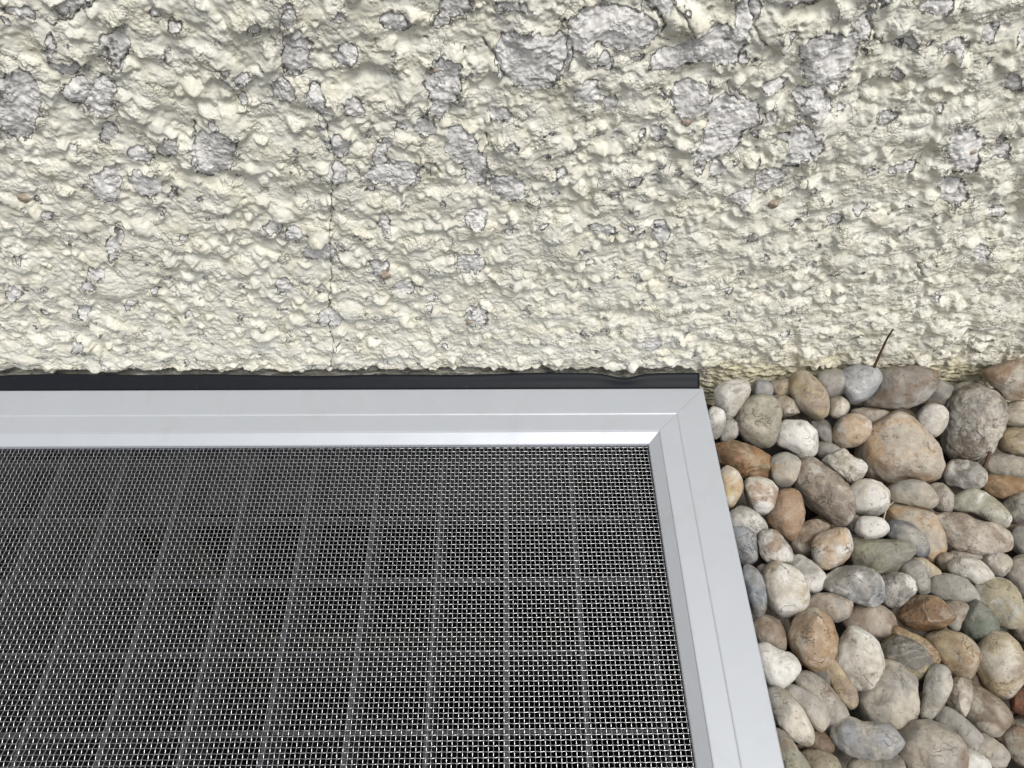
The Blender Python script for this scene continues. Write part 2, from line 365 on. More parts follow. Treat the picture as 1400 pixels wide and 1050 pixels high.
    h -= .85*sstep(-.12, .14, bare) - .55*np.exp(-((bare+.32)/.28)**2)*np.clip(.4+1.2*perlin2(X/4+3, Z/4), 0, 1.3)
    flat = sstep(.3, 1.2, bare); h += flat*(.28*fbm2(X/1.3, Z/1.3, 2)+.3*fbm2(X/4.5, Z/4.5, 2))
    for _ in range(170):                                    # pin holes
        cx, cz, r = rng.uniform(-330, 310), rng.uniform(2, 232), rng.uniform(.45, .95)
        i = int((cx-ox)/dm)+core0; j = int((cz-oz)/dm); w = 6
        if w < i < nx-w and w < j < nz-w:
            S = (slice(j-w, j+w), slice(i-w, i+w)); q = ((X[S]-cx)**2+(Z[S]-cz)**2)/r**2; h[S] -= 2.0*np.exp(-q)
    # long vertical crack, plus finer ones
    crack = np.full(X.shape, 9.0)
    def crackline(px, jitter=.8):
        pts = [on_y(u, v, -.003) for u, v in px]
        for a, b in zip(pts[:-1], pts[1:]):
            ax, az, bx, bz = a[0]*1000, a[2]*1000, b[0]*1000, b[2]*1000
            i0 = int((min(ax, bx)-4-ox)/dm)+core0; i1 = int((max(ax, bx)+4-ox)/dm)+core0
            j0 = int((min(az, bz)-4-oz)/dm); j1 = int((max(az, bz)+4-oz)/dm)
            i0, j0 = max(i0, 0), max(j0, 0); i1 = min(i1, nx); j1 = min(j1, nz)
            if i1 <= i0 or j1 <= j0: continue
            S = (slice(j0, j1), slice(i0, i1)); x = X[S]+jitter*perlin2(X[S]/2.5, Z[S]/2.5); z = Z[S]+jitter*perlin2(X[S]/2.5+50, Z[S]/2.5)
            L2 = (bx-ax)**2+(bz-az)**2+1e-9; t = np.clip(((x-ax)*(bx-ax)+(z-az)*(bz-az))/L2, 0, 1)
            crack[S] = np.minimum(crack[S], np.hypot(x-ax-t*(bx-ax), z-az-t*(bz-az)))
    for c in ([(440,165),(447,190),(455,222),(452,262),(450,300),(449,345),(452,385),(448,420),(449,455),(455,472),(450,508)],
              [(452,508),(453,485),(466,472)],[(1025,0),(1034,40),(1046,60),(1056,72)],[(900,20),(912,40),(903,60),(917,66)],
              [(928,15),(945,32),(953,48)],[(905,130),(918,142),(924,150)],[(1190,30),(1204,62),(1222,69)],
              [(997,118),(1002,140),(1015,146)],[(60,35),(85,33),(110,15),(125,8)],[(150,102),(168,84),(175,72)],
              [(262,172),(262,200),(268,232),(296,245)],[(660,60),(680,88),(690,110)],[(775,58),(776,85),(766,108)],
              [(1110,210),(1120,232),(1105,262),(1085,270)],[(905,212),(935,208),(960,215)],[(1255,400),(1264,380),(1256,362)],
              [(570,232),(590,228),(604,244)],[(660,215),(668,204),(664,190)]):
        crackline(c)
    h -= 1.2*np.exp(-(crack/.5)**2)
    # foot of the roughcast: ragged lower lip, recessed base coat below
    lip = 1.5 + 2.0*perlin2(xs*1000/11, xs*0) + 1.4*perlin2(xs*1000/3.7, xs*0+5)
    rgt = sstep(FX*1000-6, FX*1000+14, xs*1000)
    lip = lip + rgt*(2.0+3.5*perlin2(xs*1000/13+3, xs*0)+1.5*perlin2(xs*1000/5+3, xs*0))
    foot = sstep(1.6, -1.2, Z-lip[None, :])
    basecoat = -5.5 + (.5+.6*rgt[None, :])*fbm2(X/5, Z/2.8, 4) + 4.3*rgt[None, :]
    h = h*(1-foot) + basecoat*foot
    stain = foot*.9*rgt[None, :] + rgt[None, :]*sstep(26, 4, Z)*np.clip(.35+.6*fbm2(X/16, Z/6, 3), 0, 1)*(1-foot)
    h += .0
    # corrugation from coarse columns outside the close-up stays harmless: fade relief there
    fade = sstep(-900, -345, X)*sstep(900, 330, X)
    h = h*(.25+.75*fade)
    V = np.stack([X/1000 + .0, -h/1000, Z/1000 - .00050*np.clip(h, 0, 9)*(1-foot)], -1).reshape(-1, 3)
    idx = np.arange(nx*nz).reshape(nz, nx)
    Q = np.stack([idx[:-1, :-1], idx[:-1, 1:], idx[1:, 1:], idx[1:, :-1]], -1).reshape(-1, 4)
    o = np_mesh('roughcast_wall', V, Q, M['wall'])
    for nm, a in (('bare', bare), ('foot', stain), ('crack', crack)):
        at = o.data.attributes.new(nm, 'FLOAT', 'POINT'); at.data.foreach_set('value', a.astype(np.float32).ravel())
    tag(o, 'cream painted roughcast house wall with grey patches where the paint has flaked off', 'wall')
    def height_at(x, z):
        i = int(np.clip(np.searchsorted(xs, x), 0, nx-1)); j = int(np.clip(np.searchsorted(zs, z), 0, nz-1)); return h[j, i]/1000
    return o, height_at
wall, wall_h = build_wall()

# ------------------------------------------------------------------ unit sphere directions for stones
def ico(sub):
    bm = bmesh.new(); bmesh.ops.create_icosphere(bm, subdivisions=sub, radius=1.0)
    v = np.array([x.co[:] for x in bm.verts]); f = np.array([[q.index for q in p.verts] for p in bm.faces]); bm.free()
    return v/np.linalg.norm(v, axis=1, keepdims=True), f
ICO = {k: ico(k) for k in (2, 3, 4, 5)}

# rusty aggregate grains showing in the wall (parts of it)
for (u, v, r) in ((28,279,.0034),(588,105,.0028),(940,175,.0030),(1060,287,.0034),(527,381,.0032),(1334,215,.0022),(642,446,.0024)):
    p = on_y(u, v, -.004); hh = wall_h(p[0], p[2])
    D, Fc = ICO[3]; n = 1+.30*perlin3(D*1.4+u)+.14*perlin3(D*3.3+v)
    V = D*n[:, None]*r*np.array([.85, .6, .72]); V[:, 1] += .25*r*np.abs(perlin3(D*2.3+u+9))
    o = np_mesh('aggregate_stone', V, Fc, M['stone'], wall); o.location = (p[0], -hh+r*.22, p[2])

# ------------------------------------------------------------------ ground, light well
gx1 = .52
v, f = box(FX-.004, gx1, -.48, .02, -.30, -.050)
tag(mesh_obj('ground', v, f, M['soil'], smooth=False), kind='structure')
def struct(name, b, mat, parent=None):
    v, f = box(*b); o = mesh_obj(name, v, f, mat, parent, smooth=False)
    if not parent: tag(o, kind='structure')
    return o
lw = struct('light_well_floor', (X0-.02, FX-.006, Y0-.02, .0, -.80, -.76), M['concrete'])
struct('light_well_wall', (FX-.028, FX-.006, Y0+.020, .0, -.76, -.0205), M['concrete'])
struct('light_well_wall', (X0+.004, X0+.026, Y0+.020, .0, -.76, -.0205), M['concrete'])
struct('light_well_wall', (X0+.004, FX-.006, Y0+.001, Y0+.019, -.76, -.0205), M['concrete'])
bw = struct('basement_wall', (X0-.02, FX-.030, .006, .05, -.175, -.034), M['concrete_lit'])
bw2 = struct('basement_wall', (X0-.02, FX-.030, .006, .05, -.80, -.62), M['concrete'])
win = empty('basement_window', ((X0+FX)/2, .05, -.62)); tag(win, 'dark basement window behind the steel grating under the mesh cover', 'window')
def wpart(name, b, mat):
    b = (b[0]-win.location[0], b[1]-win.location[0], b[2]-.05, b[3]-.05, b[4]+.62, b[5]+.62)
    v, f = box(*b); return mesh_obj(name, v, f, mat, win, smooth=False)
wpart('pane', (X0+.02, FX-.06, .052, .056, -.59, -.235), M['glass'])
wpart('sash', (X0-.015, FX-.035, .045, .060, -.235, -.176), M['sash'])
wpart('sash', (X0-.015, FX-.035, .045, .060, -.619, -.59), M['sash'])
wpart('sash', (X0-.015, X0+.02, .045, .060, -.59, -.235), M['sash'])
wpart('sash', (FX-.06, FX-.035, .045, .060, -.59, -.235), M['sash'])
# earth beyond the well on the other two sides
struct('ground', (X0-.45, X0+.003, -.48, .0, -.30, -.022), M['soil'])
struct('ground', (X0+.003, FX-.006, -.48, Y0, -.30, -.022), M['soil'])

# steel grating under the mesh: bearing bars run away from the wall, thin cross bars along it
Z_G = -.030
gr = empty('steel_grating', ((X0+FX)/2, (FY+Y0)/2, Z_G)); tag(gr, 'galvanised steel bar grating lying in the dark pit below the wire mesh', 'grating')
gc = gr.location.copy()
b692 = on_z(692, 640, Z_G)[0]; b257 = on_z(257, 640, Z_G)[0]; GP = (b692-b257)/5
gy0 = on_z(700, 793, Z_G-.0035)[1]
bx0, bx1, by0, by1 = X0+.030, FX-.032, Y0+.024, -.004
dep = .030
v, f = box(-.0011, .0011, by0-gc[1], by1-gc[1], -dep, 0)
me_b = None
k = -20
while b692 + k*GP < bx1:
    x = b692 + k*GP
    if x > bx0:
        if me_b is None: o = mesh_obj('bearing_bar', v, f, M['galv'], gr, smooth=False); me_b = o.data
        else: o = bpy.data.objects.new('bearing_bar', me_b); COL.objects.link(o); o.parent = gr
        o.location = (x-gc[0], 0, 0)
    k += 1
v, f = box(bx0-gc[0], bx1-gc[0], -.0006, .0006, -.0100, -.0035)
me_c = None
for k in range(-14, 14):
    y = gy0 + k*GP
    if by0 < y < by1:
        if me_c is None: o = mesh_obj('cross_bar', v, f, M['galv'], gr, smooth=False); me_c = o.data
        else: o = bpy.data.objects.new('cross_bar', me_c); COL.objects.link(o); o.parent = gr
        o.location = (0, y-gc[1], 0)

# ------------------------------------------------------------------ mesh cover: mitred aluminium bars, woven wire, rubber seal
cov = empty('light_well_cover', ((X0+FX)/2, (Y0+FY)/2, -.0203))
tag(cov, 'aluminium framed woven wire mesh cover lying against the wall beside the pebbles', 'cover')
cl = np.array(cov.location)
PROF = [(.0020,-.0200),(.0003,-.0200),(0,-.0196),(0,-.0014),(.0002,-.0006),(.0007,-.0001),(.0013,0),(.0162,0),(.0166,-.00002),
        (.0170,-.0001),(.0174,-.00035),(.0180,-.0004),(.0272,-.0005),(.0277,-.0006),(.0281,-.0011),(.0331,-.0042),(.0335,-.0046),(.0335,-.0066),(.0190,-.0072),(.0190,-.0200),(.0170,-.0200)]
def bar(cA, cB, inA, inB, along):
    # corners cA->cB (outer), inX = per-unit inward offset at each corner (mitre), hairline gap at the mitre
    gap = .00007; V = []
    a = np.array(along)
    for w, z in PROF: V.append(np.array([cA[0]+inA[0]*w, cA[1]+inA[1]*w, z])+a*gap)
    for w, z in PROF: V.append(np.array([cB[0]+inB[0]*w, cB[1]+inB[1]*w, z])-a*gap)
    n = len(PROF); Fc = [(i, i+1, n+i+1, n+i) for i in range(n-1)] + [tuple(range(n))[::-1], tuple(range(n, 2*n))] + [(n-1, 0, n, 2*n-1)]
    o = mesh_obj('frame_bar', [p-cl for p in V], Fc, M['alu'], cov, smooth=False)
    bm = bmesh.new(); bm.from_mesh(o.data); bmesh.ops.recalc_face_normals(bm, faces=bm.faces); bm.to_mesh(o.data); bm.free()
    return o
TL, TR, BR, BL = (X0, FY), (FX, FY), (FX, Y0), (X0, Y0)
bar(TL, TR, (1,-1), (-1,-1), (1,0,0)); bar(TR, BR, (-1,-1), (-1,1), (0,-1,0))
bar(BR, BL, (-1,1), (1,1), (-1,0,0)); bar(BL, TL, (1,1), (1,-1), (0,1,0))

def wires():
    pitch = .00208; r = .00022; S = 5
    ix0, ix1, iy0, iy1 = X0+.031, FX-.031, Y0+.031, FY-.031
    xs = np.arange(ix0+pitch*.6, ix1, pitch); ys = np.arange(iy1-pitch*.5, iy0, -pitch)
    Vs, Qs = [], []; off = 0
    rng = np.random.RandomState(5)
    def tube(P, r=r):
        nonlocal off
        n = len(P); T = np.gradient(P, axis=0); T /= np.linalg.norm(T, axis=1, keepdims=True)
        up = np.array([0, 0, 1.0]); s = np.cross(T, up); s /= np.linalg.norm(s, axis=1, keepdims=True); u = np.cross(s, T)
        a = np.arange(S)*2*np.pi/S + np.pi/2
        R = P[:, None]+r*(np.cos(a)[None, :, None]*s[:, None]+np.sin(a)[None, :, None]*u[:, None])
        Vs.append(R.reshape(-1, 3)); i = np.arange(n-1)[:, None]*S; k = np.arange(S)[None]; k2 = (k+1) % S
        Qs.append((np.stack([i+k, i+k2, i+S+k2, i+S+k], -1)+off).reshape(-1, 4)); off += n*S
    for i, x in enumerate(xs):                          # warp, strongly crimped
        t = np.arange(-1, 2*len(ys)+1); y = iy1-pitch*.5-t*pitch/2
        z = .00038*np.cos(np.pi*(t/2.0+i))
        wob = .00006*np.sin(y*61+i*1.7)+rng.normal(0, .00003)
        tube(np.stack([x+wob, y, Z_MESH+z], 1))
    for j, y in enumerate(ys):                          # weft, nearly straight
        t = np.arange(-1, 2*len(xs)+1); x = ix0+pitch*.6+t*pitch/2
        z = -.00015*np.cos(np.pi*(t/2.0+j))
        wob = .00007*np.sin(x*43+j*2.3)+rng.normal(0, .00004)+.00010*np.cos(np.pi*(t/2.0+j))*(1)
        tube(np.stack([x, y+wob, Z_MESH+z], 1), .00016)
    o = np_mesh('wire_mesh', np.concatenate(Vs)-cl, np.concatenate(Qs), M['wire'], cov)
    o['kind'] = 'stuff'; o['label'] = 'fine woven stainless wire mesh'
wires()

def seal():
    # flexible lip: clipped to the back of the frame, rising to rest on the roughcast, pushed in by one lump
    x1 = on_z(955, 520, 0)[0]; xs = np.linspace(X0+.002, x1, 260); rows = []
    SEAL_T = on_y(500, 511.5, FY+.0074)[2]
    bump_x = on_z(852, 518, 0)[0]
    for x in xs:
        wv = .00045*math.sin(x*23+.5)+.0003*math.sin(x*71)
        b = math.exp(-((x-bump_x)/.009)**2)
        top = SEAL_T+wv-.0011*b; yb = FY+.0003; yt = FY+.0074+wv*.5-.0022*b
        mid = SEAL_T*.8 + .0004*b
        pts = [(yb, -.012), (yb, -.0012), (yb+.0009, -.0004), (yb+.0025, mid*.25), ((yb+yt)/2+.0004, mid*.55+.0002), (yt-.0018, top-.0005), (yt-.0005, top),
               (yt+.0002, top-.0004), (yt+.0001, top-.0014), (yt-.0020, top-.0022), (yb+.003, -.0022), (yb+.0016, -.012)]
        rows.append([np.array([x, y, z])-cl for y, z in pts])
    n = len(rows[0]); V = [p for r in rows for p in r]; Fc = []
    for i in range(len(rows)-1):
        for k in range(n):
            k2 = (k+1) % n; Fc.append((i*n+k, (i+1)*n+k, (i+1)*n+k2, i*n+k2))
    Fc += [tuple(range(n)), tuple(range((len(rows)-1)*n, len(rows)*n))[::-1]]
    o = mesh_obj('rubber_seal', V, Fc, M['rubber'], cov); o['label'] = 'black rubber sealing lip'
    bm = bmesh.new(); bm.from_mesh(o.data); bmesh.ops.recalc_face_normals(bm, faces=bm.faces); bm.to_mesh(o.data); bm.free()
seal()
# ------------------------------------------------------------------ pebbles
def srgb(r, g, b):
    return tuple(((c/255+.055)/1.055)**2.4 if c > 10 else c/255/12.92 for c in (r, g, b))
PAL = dict(white=(224,221,215), cream=(207,200,187), beige=(186,178,164), pink=(188,176,162), lilac=(168,164,157), grey=(160,156,149), dgrey=(118,114,107),
           blue=(156,159,163), dblue=(98,102,109), tan=(180,164,134), brown=(138,121,105), rust=(152,118,86), orange=(186,154,116), olive=(152,149,128),
           green=(116,122,110), yellow=(178,163,122), umber=(104,84,64), terra=(130,84,64))
ZA, ZB, ZS = (960, 470), (960, 720), 440/1400.0      # two enlargements in which the outlines were read
# outline, enlargement, layer (0 lies on top), tint, second, stain, (stain, vein, roughness), style, label
ST = [
 ('A',0,'white','cream','dgrey',(.3,.9,.3),'', 'white pebble with a pitted crack across it, by the frame corner at the wall',[(55,205),(90,165),(160,155),(205,170),(205,215),(160,285),(125,330),(90,310),(55,255)]),
 ('A',.3,'white','grey','grey',(.2,.3,.2),'', 'small pale grey pebble touching the frame just below its corner',[(30,285),(70,275),(98,300),(98,360),(75,405),(45,415),(20,350)]),
 ('A',1,'grey','white','grey',(.1,.2,.1),'', 'light grey pebble half under the mottled oval near the frame corner',[(95,330),(155,325),(165,385),(120,425),(75,420)]),
 ('A',0,'grey','beige','olive',(.7,.6,.3),'', 'mottled grey and brown oval pebble with a mossy smear',[(150,315),(180,250),(235,220),(300,225),(338,280),(335,370),(310,430),(255,458),(195,435),(160,380)]),
 ('A',1.2,'blue','lilac','grey',(.1,.2,.1),'', 'tiny bluish pebble tucked behind the mottled grey oval',[(225,165),(295,165),(298,235),(230,235)]),
 ('A',.7,'cream','tan','brown',(.5,.7,1),'ang', 'rough tan crumbly stone behind the mottled grey oval',[(295,215),(360,225),(420,265),(415,300),(365,325),(335,310),(315,250)]),
 ('A',1.3,'beige','tan','brown',(.3,.3,.4),'', 'flat tan pebble lying against the wall foot behind crumbly stone',[(280,175),(380,150),(405,215),(340,240),(295,210)]),
 ('A',0,'beige','tan','brown',(.3,.3,.1),'', 'smooth upright beige oval leaning on the wall foot',[(375,185),(385,135),(440,115),(490,135),(530,190),(548,265),(530,320),(480,332),(430,290),(395,235)]),
 ('A',1,'lilac','grey','grey',(.2,.2,.1),'', 'lilac grey pebble between the beige oval and the blue stone',[(500,145),(555,112),(620,125),(630,200),(590,235),(540,225)]),
 ('A',.3,'olive','cream','brown',(.4,.4,.3),'', 'small olive tan pebble under the blue stone',[(550,260),(565,228),(610,230),(637,265),(630,300),(590,325),(555,310)]),
 ('A',0,'white','blue','blue',(1.1,.3,.2),'', 'blue and white pebble with a twig rising behind it',[(598,160),(615,110),(680,90),(745,100),(775,130),(750,205),(700,250),(655,270),(615,230)]),
 ('A',.15,'lilac','brown','grey',(.4,.4,.2),'', 'large brownish grey block shaped pebble lying along the wall foot',[(700,255),(760,205),(780,130),(830,100),(930,95),(1000,125),(1003,185),(960,245),(890,280),(820,288),(740,278)]),
 ('A',.9,'pink','beige','brown',(.3,.4,.2),'', 'narrow pinkish pebble above the big pink boulder like stone',[(640,295),(700,278),(790,288),(818,310),(770,345),(730,360),(680,330)]),
 ('A',0,'white','cream','orange',(.9,.5,.5),'', 'white pebble with orange rim next to the big pink stone',[(570,385),(590,335),(645,303),(700,310),(730,350),(720,400),(670,445),(610,452),(578,425)]),
 ('A',0,'white','white','grey',(.1,.5,.2),'', 'clean chalk white pebble beside the mottled grey oval',[(325,430),(345,345),(400,328),(460,340),(500,395),(503,460),(475,495),(430,508),(385,470),(335,445)]),
 ('A',1,'grey','dgrey','grey',(.2,.3,.2),'', 'grey wedge shaped pebble behind the chalk white one',[(465,335),(530,328),(565,370),(572,430),(540,440),(495,395)]),
 ('A',1.5,'dgrey','lilac','grey',(.2,.3,.2),'', 'dull dark grey pebble sunk beside the rough white stone',[(495,430),(560,425),(615,460),(570,500),(510,510),(485,470)]),
 ('A',-.2,'pink','beige','orange',(.5,.6,.3),'', 'biggest pebble, pinkish tan and blunt triangular with dark scratches',[(685,490),(700,420),(750,350),(820,305),(880,300),(940,345),(985,400),(1020,480),(1015,560),(960,605),(890,595),(810,615),(745,590),(705,545)]),
 ('A',.2,'white','cream','grey',(.1,.2,.1),'', 'smooth off white egg shaped pebble between the two biggest stones',[(940,330),(955,285),(1000,258),(1045,270),(1065,310),(1050,370),(1005,408),(960,385)]),
 ('A',-.2,'cream','grey','umber',(.5,.9,1),'', 'tall speckled grey and cream pebble with rough flank',[(1055,420),(1070,290),(1110,210),(1180,168),(1260,180),(1310,250),(1310,300),(1290,380),(1240,470),(1190,522),(1110,515),(1062,490)]),
 ('A',.2,'cream','pink','rust',(.6,.7,.6),'', 'pinkish brown lumpy stone against the wall behind the speckled pebble',[(1215,130),(1270,100),(1350,70),(1430,60),(1450,150),(1420,230),(1340,250),(1305,215),(1260,165)]),
 ('A',.3,'cream','tan','tan',(.4,.3,.1),'', 'smooth tan cream pebble beside the speckled one, under the lumpy stone',[(1305,310),(1325,265),(1390,245),(1450,262),(1465,315),(1440,360),(1370,370),(1315,350)]),
 ('A',.2,'beige','tan','brown',(.5,.7,.4),'', 'brown spotted tan pebble under the smooth tan cream one',[(1290,430),(1310,380),(1370,365),(1440,380),(1465,435),(1440,490),(1370,492),(1310,470)]),
 ('A',.8,'grey','beige','grey',(.2,.4,.2),'', 'grey beige pebble with a twig stuck in front of it',[(1215,530),(1250,485),(1330,480),(1420,510),(1470,560),(1430,600),(1350,595),(1240,570)]),
 ('A',.4,'orange','tan','rust',(.8,.4,.2),'', 'bright orange elongated pebble below the grey beige one',[(1205,615),(1240,575),(1320,573),(1420,595),(1470,625),(1380,655),(1310,690),(1255,665)]),
 ('A',.2,'dgrey','grey','white',(.5,.5,.6),'ang', 'dark grey stone with a pale broken end under the speckled pebble',[(1040,560),(1080,510),(1170,515),(1225,555),(1220,600),(1170,632),(1100,625),(1050,600)]),
 ('A',0,'white','olive','olive',(.8,.4,.2),'', 'pale olive tinted pebble narrowing to a blunt tip',[(1088,690),(1110,650),(1180,625),(1240,650),(1300,715),(1325,770),(1300,800),(1240,775),(1180,740),(1110,730)]),
 ('A',.3,'grey','cream','dgrey',(.4,.6,.6),'', 'rough grey pebble beside the olive tinted one below the orange one',[(1310,715),(1350,670),(1430,645),(1480,710),(1450,785),(1380,790),(1325,765)]),
 ('A',.2,'lilac','beige','brown',(.3,.3,.2),'', 'lilac beige oblong pebble tucked under the biggest pink stone',[(805,650),(850,605),(920,592),(985,610),(1012,650),(1005,705),(940,715),(860,695),(815,680)]),
 ('A',.6,'beige','lilac','brown',(.3,.4,.3),'', 'short beige pebble next to the lilac beige oblong one',[(995,620),(1055,608),(1090,650),(1085,720),(1040,740),(1000,715)]),
 ('A',0,'white','cream','olive',(.3,.5,.1),'', 'smooth white egg with fine hairlines beside the two tone stone',[(635,640),(680,595),(740,590),(795,620),(808,680),(780,735),(720,752),(660,735),(640,690)]),
 ('A',.1,'white','cream','olive',(.4,.7,1),'ang', 'rough angular white stone with a pointed corner',[(530,515),(580,475),(625,455),(650,490),(710,525),(690,580),(640,615),(595,580),(560,545)]),
 ('A',-.2,'cream','grey','brown',(.8,.8,.6),'', 'long two tone pebble, cream at one end and dark mottled at other',[(410,600),(435,520),(480,490),(545,530),(610,590),(648,650),(650,710),(620,790),(580,798),(500,745),(440,690),(415,650)]),
 ('A',.1,'beige','lilac','orange',(.5,.2,.1),'', 'small round satin beige pebble next to the rusty brown stone',[(297,540),(310,490),(360,472),(415,490),(430,530),(405,595),(350,630),(310,600)]),
 ('A',.4,'rust','tan','umber',(.6,.6,.4),'', 'rusty brown pebble lying against the frame',[(50,440),(140,420),(230,450),(300,500),(300,570),(240,595),(160,575),(90,530),(50,480)]),
 ('A',.1,'cream','yellow','orange',(.7,.2,.1),'', 'cream pebble with an amber flank wedged at the frame under rusty stone',[(90,540),(130,530),(170,580),(172,640),(125,715),(90,700),(75,600)]),
 ('A',.1,'cream','white','rust',(.5,.5,.2),'', 'cream white pebble with a brown line round its top',[(178,640),(200,585),(260,580),(320,610),(325,680),(280,742),(225,735),(190,690)]),
 ('A',.3,'pink','tan','rust',(.9,.5,.3),'', 'pink tan pebble with a rust red blotch',[(275,770),(320,690),(350,635),(410,630),(440,690),(435,780),(385,862),(330,820)]),
 ('A',.1,'white','grey','olive',(.3,.4,.2),'', 'pale grey white pebble at the frame capping the bluish one',[(118,740),(170,708),(220,720),(270,770),(278,820),(235,850),(180,830),(125,790)]),
 ('A',.5,'blue','grey','dblue',(.6,.7,.4),'', 'bluish grey pitted pebble at the frame under the pale one',[(125,800),(200,790),(245,840),(243,900),(225,960),(180,970),(145,900)]),
 ('A',0,'white','grey','rust',(.4,.9,1),'', 'rough whitish pebble marked with brown wrinkles and a rounded base',[(250,860),(260,815),(310,805),(345,830),(390,910),(375,950),(310,965),(260,930)]),
 ('A',1,'brown','beige','umber',(.4,.4,.3),'', 'shaded brown pebble behind the white and orange streaked one',[(385,870),(430,790),(500,765),(560,800),(510,860),(485,930),(410,925)]),
 ('A',-.1,'white','cream','orange',(.7,.8,.4),'', 'white oval pebble streaked with orange and black lines',[(478,890),(500,840),(560,810),(620,800),(655,830),(650,890),(600,960),(540,985),(490,960)]),
 ('A',.1,'white','white','grey',(.1,.3,.1),'', 'small pure white pebble under the white egg',[(670,820),(690,760),(740,750),(790,765),(808,810),(770,845),(700,848)]),
 ('A',1.1,'grey','beige','brown',(.3,.3,.2),'', 'small grey pebble wedged between white pebble and two tone stone',[(625,755),(665,740),(700,780),(670,830),(635,810)]),
 ('A',.2,'olive','grey','dgrey',(.4,.6,.5),'ang', 'flat olive grey stone with a leaf like pointed outline',[(625,940),(660,850),(720,850),(850,860),(905,890),(870,950),(780,1008),(700,990),(640,965)]),
 ('A',.1,'dblue','grey','lilac',(.4,.4,.2),'', 'dark slate blue pebble resting on the tan arched one',[(810,800),(850,765),(910,780),(965,840),(972,910),(930,932),(880,910),(815,850)]),
 ('A',.7,'beige','pink','orange',(.6,.4,.2),'', 'tan arched pebble curving round the slate blue one',[(795,750),(830,705),(900,698),(990,730),(1045,790),(1045,880),(1010,960),(960,940),(880,880),(820,810)]),
 ('A',-.1,'cream','pink','brown',(.6,.9,.4),'', 'lumpy cream pebble with brown cracks, bean shaped',[(1020,750),(1080,735),(1160,740),(1200,770),(1270,785),(1320,840),(1310,890),(1220,915),(1130,905),(1070,880),(1040,810)]),
 ('A',.2,'white','grey','grey',(.1,.4,.1),'', 'smooth whitish pebble below the rough grey one',[(1325,850),(1360,805),(1430,790),(1490,850),(1450,920),(1390,925)]),
 ('A',.3,'white','beige','brown',(.3,.5,.4),'', 'small whitish knobbly pebble under the lumpy cream bean',[(1222,940),(1260,908),(1310,910),(1340,945),(1325,985),(1290,1015),(1250,990)]),
 ('A',1.2,'brown','beige','umber',(.3,.3,.3),'', 'brown pebble in the gap under the olive tipped one',[(1290,800),(1370,780),(1400,830),(1340,860),(1300,840)]),
 ('A',1.1,'dgrey','lilac','brown',(.3,.3,.2),'', 'dark pebble in the gap behind the off white egg at the wall',[(960,250),(1010,160),(1080,180),(1090,260),(1040,290),(980,300)]),
 ('A',1.2,'beige','grey','brown',(.3,.3,.2),'', 'beige pebble in the gap by the wall behind speckled stone',[(1080,200),(1120,170),(1180,165),(1150,240),(1090,260)]),
 ('A',1.0,'cream','beige','grey',(.2,.3,.2),'', 'cream pebble under the lumpy bean beside the pale knobbly one',[(1090,905),(1150,890),(1230,905),(1220,950),(1150,960),(1100,940)]),
 ('B',.3,'blue','dgrey','dblue',(.4,.6,.2),'', 'blue grey elongated pebble hugging the frame',[(185,175),(240,170),(270,240),(275,340),(250,400),(230,410),(200,300)]),
 ('B',0,'cream','white','tan',(.5,.8,.2),'', 'big cream pebble with a pale branching vein',[(265,230),(300,165),(345,150),(420,185),(460,250),(450,340),(405,398),(340,395),(285,360),(275,290)]),
 ('B',.7,'white','grey','grey',(.2,.3,.1),'', 'pale grey pebble behind the veined cream one',[(370,160),(430,122),(480,150),(530,205),(528,260),(470,295),(430,250),(390,200)]),
 ('B',-.1,'white','blue','dgrey',(.5,.7,.3),'', 'white pebble with slate blue lengthwise stripes',[(527,240),(570,200),(640,172),(720,178),(770,215),(778,280),(745,345),(680,335),(590,305),(540,275)]),
 ('B',.2,'white','grey','dgrey',(.5,.9,1),'ang', 'rough crystalline white and grey stone beside the striped one',[(770,300),(785,230),(850,205),(905,225),(920,280),(890,345),(830,350),(775,330)]),
 ('B',.3,'grey','lilac','dgrey',(.3,.4,.3),'', 'upright speckled grey pebble next to the crystalline stone',[(865,190),(900,145),(950,150),(980,200),(975,280),(940,300),(920,270),(880,225)]),
 ('B',.7,'cream','tan','tan',(.4,.3,.1),'', 'cream pebble peeping out behind the upright speckled grey one',[(900,155),(950,130),(1000,160),(1030,205),(985,230),(950,200)]),
 ('B',.1,'white','cream','brown',(.3,.6,.2),'', 'white pebble pinched by a crease in its middle',[(1078,185),(1100,145),(1160,132),(1220,155),(1252,205),(1235,240),(1190,255),(1140,225),(1100,210)]),
 ('B',.4,'lilac','grey','lilac',(.2,.3,.1),'', 'smooth lilac grey pebble below the creased white one',[(985,265),(1010,220),(1070,205),(1140,225),(1180,280),(1180,330),(1130,340),(1060,330),(1000,300)]),
 ('B',.6,'grey','beige','grey',(.2,.4,.2),'', 'grey pebble standing behind the yellow and blue grey patchy one',[(1325,190),(1370,135),(1430,130),(1470,220),(1440,300),(1380,310),(1330,255)]),
 ('B',-.1,'white','blue','yellow',(.8,.7,.3),'', 'patchy pebble, pale yellow above and blue grey below',[(1190,275),(1225,230),(1290,222),(1350,245),(1375,300),(1370,400),(1330,440),(1270,430),(1220,380),(1185,320)]),
 ('B',.1,'green','green','grey',(.3,.5,.2),'', 'dark green pebble with a pointed top',[(1130,440),(1160,370),(1200,320),(1235,325),(1275,400),(1270,460),(1215,510),(1150,480)]),
 ('B',.5,'beige','lilac','brown',(.3,.2,.1),'', 'smooth beige pebble between the green one and the orange rock',[(1040,370),(1060,330),(1120,325),(1160,350),(1140,400),(1095,452),(1050,425)]),
